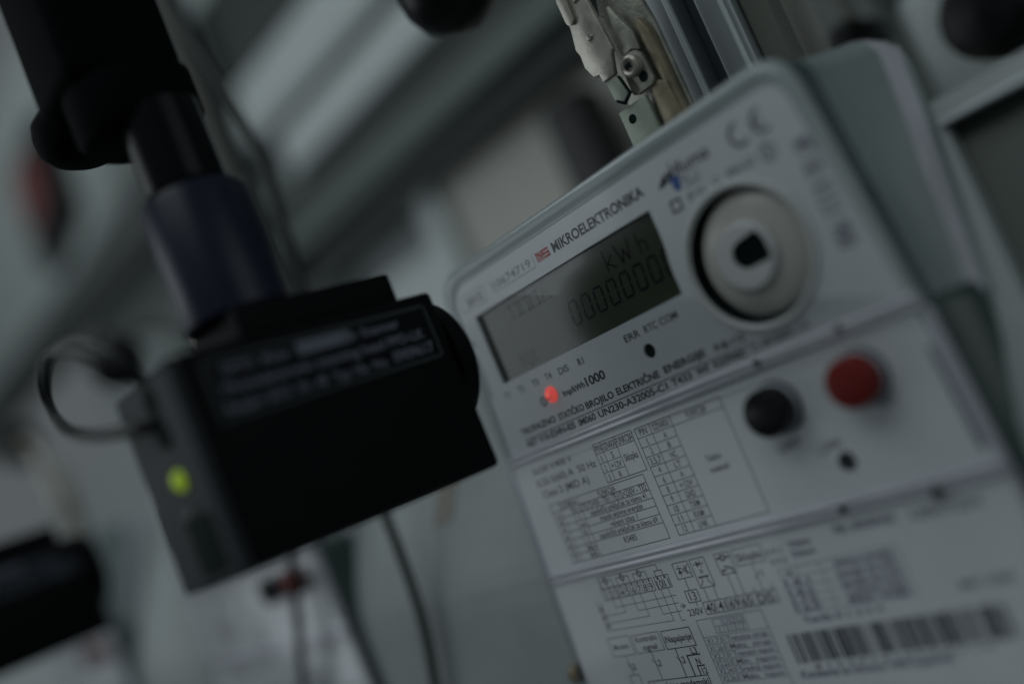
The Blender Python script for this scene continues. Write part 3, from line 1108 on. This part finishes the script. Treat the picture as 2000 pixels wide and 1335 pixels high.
c = tube("hanging_cable", [(-152, -2, 270), (-147.5, 0, 242.7), (-145.3, 0, 226.8), (-131.8, 0, 176.5), (-125.1, 0, 139.3), (-131.8, 0, 93), (-136, 0, 45), (-137.5, 0, -2.6),
                           (-138.4, 0, -27.4), (-141.7, 0, -47.6), (-149.1, 0, -68.5), (-158, 0, -90)], 1.9, M['gcable'])
tag(c, "thin dark cable hanging behind the black arm and below the head, nearer the focused meter", "cable")
c = tube("hanging_cable", [(-199, -8, 12), (-206.5, -8, -3.0), (-214.8, -8, -19.1), (-225.6, -8, -36.6), (-238.9, -8, -57.9), (-255, -8, -82)], 1.9, M['gcable'])
tag(c, "dark cable hanging below the large scanning head beside the blurred red button", "cable")

# ------------------------------------------------------------------ toggle clamp above the meter
GC = "metal toggle clamps above the meters"
cl = thing("toggle_clamp", "worn nickel plated toggle clamp with pivot screw just above the focused meter", "clamp", (32, 20, 68), GC)
box("base_bracket", (23.4, 17.5, 60), (34.0, 19.5, 78.4), M['padgreen'], cl, 0.5)
lathe("bracket_screw", 'y', (27.2, 17.4, 74.6), [(0.1, -0.1), (1.1, -0.15), (1.5, 0.2)], M['hole'], cl, 20)
prism("backing_plate", [(23.6, 84), (24.2, 98), (30, 118), (40, 118), (42.6, 96), (42.8, 62), (30, 62), (24.6, 70)], 23.0, 25.5, M['zinc'], cl, 0.5)
prism("side_strip", [(39.0, 97), (40.5, 98.5), (42.3, 94), (43.0, 60), (40.2, 60), (39.8, 80)], 19.5, 22.6, M['brass'], cl, 0.4)
prism("lever_plate", [(21.8, 118), (21.2, 106.5), (19.9, 100.5), (20.6, 98.5), (20.4, 94.5), (22.0, 90.6), (24.0, 90.2), (24.2, 87.7), (28.9, 87.6), (30.6, 93.0),
                      (31.7, 94.2), (31.0, 104), (30.4, 111), (31.2, 118)], 15.6, 17.6, M['nickel'], cl, 0.45)
prism("link_plate", [(31.8, 93.5), (33.2, 106), (34.6, 105.6), (38.2, 95.6), (38.0, 90.0), (35.5, 91.5), (32.5, 91.0)], 18.2, 20.0, M['zinc'], cl, 0.4)
prism("pivot_ear", rounded([(30.2, 79.6), (30.4, 91.0), (38.2, 91.0), (38.6, 79.6)], [1.5, 3.5, 3.5, 1.5], 5), 18.0, 19.8, M['zinc'], cl, 0.4)
piv = lathe("pivot_screw", 'y', (34.4, 17.0, 87.0), [(0.8, -0.3), (1.4, -1.1), (2.3, -1.6), (3.0, -1.1), (3.2, 0.0), (3.2, 1.2)], M['nickel'], cl, 32)
box("screw_slot", (33.2, 15.3, 86.5), (35.2, 15.9, 87.7), M['hole'], piv)
lathe("rivet_hole", 'y', (35.9, 17.9, 82.9), [(0.1, 0.0), (1.5, -0.05), (1.7, 0.2)], M['hole'], cl, 24)
prism("clevis", [(24.6, 87.4), (29.2, 87.0), (30.6, 81.0), (27.8, 79.4), (25.0, 81.8)], 16.2, 18.0, M['padgreen'], cl, 0.4)
prism("clevis_edge", [(29.1, 87.2), (30.0, 86.6), (31.3, 80.6), (28.0, 78.6), (25.6, 80.6), (25.7, 81.4), (28.0, 79.7), (30.5, 81.1)], 15.9, 16.6, M['hole'], cl, 0.1)
prism("hook_plate", [(36.2, 81.4), (41.3, 78.6), (41.9, 62), (34.8, 62), (35.0, 72)], 19.0, 21.4, M['brass'], cl, 0.4)
prism("grip_lug", rounded([(21.6, 107), (21.4, 117), (25.0, 117), (24.6, 107)], 1.6, 4), 14.6, 15.5, M['nickel'], cl, 0.5)
lathe("rivet", 'y', (26.6, 15.4, 101), [(0.1, -0.7), (0.9, -0.6), (1.3, 0.2)], M['nickel'], cl, 24)
tube("lever_rod", [(28, 18, 112), (24, 17, 128), (10, 17, 142), (-4, 18, 148)], 3.0, M['nickel'], cl)
lathe("grip_knob", 'z', (-20, 20, 150), [(2, -17.0), (7, -15.9), (12.5, -12), (15.8, -6), (16.8, 0), (15.8, 6), (12, 12), (5, 16.5)], M['black'], cl, 48)
cl3 = copy_tree(cl)
cl3.location.x -= 0.580
cl3['label'] = "heavily blurred toggle clamp low at the left edge, above the second scanning head"
cl2 = copy_tree(cl)
cl.location.x += 0.0014
cl2.location.x -= 0.280
cl2['label'] = "heavily blurred toggle clamp at the left edge of the photo with a dark round grip"

for ch in [q for q in COL.objects if q.parent == cl2]:
    if ch.name.startswith("grip_knob"):
        ch.location += Vector((-76, 0, -9)) * S
    if ch.name.startswith("lever_rod"):
        bpy.data.objects.remove(ch)
tube("lever_rod", [(-254, 18, 112), (-290, 17, 132), (-330, 17, 144), (-366, 18, 141)], 3.0, M['black'], cl2)

# ------------------------------------------------------------------ aluminium profile
GP = "slotted aluminium uprights behind the meters"
pr = thing("aluminium_upright", "slotted aluminium upright rising behind the focused meter beside the clamp", "upright", (43, 42, -60), GP)
box("profile_core", (29, 46, 47), (58.4, 62, 520), M['aluslot'], pr)
box("profile_face", (30.6, 38, 47), (41.9, 46, 520), M['alu'], pr, 0.8)
box("profile_lip", (27.6, 39, 47), (29.8, 48, 520), M['alu'], pr, 0.6)
box("profile_lip", (40.4, 36.6, 47), (42.1, 37.9, 520), M['pale'], pr, 0.5)
box("profile_lip", (30.8, 36.8, 47), (31.9, 37.9, 520), M['pale'], pr, 0.4)
box("profile_face", (48.8, 38, 47), (58.8, 46, 520), M['alu'], pr, 0.8)
box("profile_lip", (56.2, 36.6, 47), (57.6, 37.9, 520), M['pale'], pr, 0.5)
box("edge_strip", (59.2, 42, 47), (66.5, 50, 520), M['olive'], pr, 0.6)
pr2 = copy_tree(pr)
pr2.location.x -= 0.290
pr2['label'] = "blurred aluminium upright left of the large scanning head, behind the hidden meter"

# ------------------------------------------------------------------ mounting board with dark pane
bd = thing("mounting_board", "tilted grey board behind the row of meters with a dark green pane at the right", "board", (0, 7, -300))


def tilt(o, off=0.0):
    """lay a part on the leaning upper half of the board"""
    for v in o.data.vertices:
        v.co.y += 0.48 * v.co.z
    return o


zs_ = [-300, -60, -48, -40, -34, -28, -22, -14]
ys_ = [7, 7, 7.15, 7.6, 8.6, 10.1, 11.8, 14.6]
pv, pf = [], []
for z, y in zip(zs_, ys_):
    pv += [(-1500, y - 2.0, z), (420, y - 2.0, z), (420, y + 2.5, z), (-1500, y + 2.5, z)]
for a in range(len(zs_) - 1):
    for b in range(4):
        pf.append((a * 4 + b, a * 4 + (b + 1) % 4, a * 4 + 4 + (b + 1) % 4, a * 4 + 4 + b))
pf += [(0, 1, 2, 3), tuple(4 * (len(zs_) - 1) + q for q in range(4))]
link_mesh("lower_plate", pv, pf, M['board'], bd, smooth=False)
tilt(prism("leaning_plate", [(-1500, -14), (-1500, 40.5), (420, 40.5), (420, -14)], 19.3, 24, M['board'], bd, 0,
           holes=[[(105.3, -13), (97.3, 33.3), (380, 33.3), (380, -13)]]))
tilt(box("pane", (94, 24.2, -15), (384, 27, 37), M['pane'], bd))
tilt(box("pane_lip", (96.5, 17.2, 33.4), (380, 19.3, 35.2), M['alu'], bd, 0.5))
tilt(prism("stain_strip", [(-116, 36), (-104, 36), (-116, -13), (-130, -13)], 19.0, 19.3, M['warm'], bd, 0))

# ------------------------------------------------------------------ background rack
GB = "long horizontal enamel beams in the blurred background"


def beam(x0, x1, z0, z1, y, d, m_, label):
    o = box("rack_beam", (x0, y, z0), (x1, y + d, z1), m_, None, 4)
    tag(o, label, "beam", GB)
    return o


beam(-585, 300, 364, 420, 300, 30, M['pale'], "upper of the two pale blurred beams slanting across the top left")
beam(-545, 300, 310, 350, 300, 30, M['pale'], "lower of the two pale blurred beams slanting across the top left")
beam(-640, 320, 268, 306, 306, 30, M['dark'], "dark green beam directly under the pale beams")
beam(-900, 340, 247, 272, 292, 30, M['mid'], "grey green beam between two dark bands at the top centre")
beam(-900, 340, 226, 246, 306, 30, M['dark'], "lowest dark beam above the pale wall panel")
beam(-640, 300, 425, 520, 306, 30, M['dark'], "dark beam in the top left corner above the pale beams")
beam(-640, 300, 350.5, 363.5, 306, 20, M['dark'], "thin dark gap strip between the two pale beams")
beam(-2600, -690, 385, 450, 300, 40, M['dark'], "grey green blurred beam left of the black arm")
up = box("rack_post", (-650, 286, -300), (-600, 300, 900), M['pale2'], None, 4)
tag(up, "blurred grey post right of the navy sleeve", "post")
pn = box("wall_panel", (-395, 330, -260), (-60, 340, 226), M['beige'], None, 4)
tag(pn, "pale blurred panel behind the top edge of the focused meter", "panel")
pn = box("wall_panel", (-428, 322, -260), (-402, 336, 226), M['pale'], None, 4)
tag(pn, "narrow pale blurred strip left of the large pale panel", "panel")
pn = box("wall_panel", (-1500, 345, -400), (-432, 350, 228), M['board'], None, 4)
tag(pn, "wide grey blurred panel behind the lower left", "panel")
pn = box("wall_panel", (-600, 338, -260), (-440, 344, 190), M['pale'], None, 4)
tag(pn, "pale blurred panel seen between the arm and the grey strip", "panel")
pn = box("wall_panel", (-1450, 420, 250), (-660, 430, 384), M['pale2'], None, 4)
tag(pn, "pale blurred panel under the beam left of the black arm", "panel")
pn = box("wall_panel", (-2600, 420, 452), (-660, 430, 900), M['pale2'], None, 4)
tag(pn, "bright blurred panel in the upper left corner", "panel")
bb = thing("handle_bar", "heavily blurred black upright bar just above the top edge of the focused meter", "handle", (-215, 300, 60))
prism("grip", rounded([(-236, 60), (-236, 203), (-196, 203), (-196, 60)], 8, 4), 290, 312, M['black'], bb, 3)
box("handle_foot", (-226, 312, 60), (-206, 330, 90), M['black'], bb, 2)
rd = thing("red_reflection_shape", "blurred red reflection, built as a solid shape, in a black surround at the left edge", "reflection", (-1100, 300, 570))  # solid shape added in place of a red reflection
prism("reflection_surround", rounded([(-1190, 470), (-1180, 625), (-1020, 650), (-1030, 500)], 18, 4), 296, 318, M['black'], rd, 4)
prism("reflection_core", rounded([(-1150, 520), (-1140, 600), (-1065, 615), (-1070, 545)], 12, 4), 284, 296,
      mat("red_reflection_colour", (0.22, 0.05, 0.05), 0.4), rd, 4)

# top right clutter
pn = box("wall_panel", (-24, 215, 40), (-9, 222, 320), M['olive'], None, 2)
tag(pn, "narrow dark olive strip right of the aluminium upright", "panel")
pn = box("wall_panel", (-9, 235, 40), (9, 245, 320), M['board'], None, 2)
tag(pn, "grey strip above the upper right corner of the focused meter", "panel")
pn = box("wall_panel", (3, 225, 40), (8, 233, 320), M['olive'], None, 1)
tag(pn, "thin olive strip beside the small black plug at the top right", "panel")
pn = box("wall_panel", (-60, 420, -200), (700, 430, 420), M['pale2'], None, 4)
tag(pn, "grey blurred panel behind the upper right corner", "panel")
b = box("junction_box", (18, 240, 60), (50, 262, 122), M['pale'], None, 9)
tag(b, "white blurred rounded box at the top right between two black plugs", "box")
b = lathe("black_plug", 'y', (16.5, 200, 103), [(1, -16), (6, -15), (9, -8), (9, 12)], M['black'], None, 32)
tag(b, "small black blurred plug above the meter's rounded corner", "plug")
b = lathe("black_plug", 'y', (68, 200, 84), [(1, -18), (13, -16), (18, -8), (18.5, 16)], M['black'], None, 32)
tag(b, "large black blurred plug in the top right corner", "plug")
b = lathe("black_plug", 'y', (50, 200, 122), [(1, -18), (10, -16), (13, -8), (13, 16)], M['black'], None, 32)
tag(b, "black blurred plug cut off by the top edge above the white box", "plug")
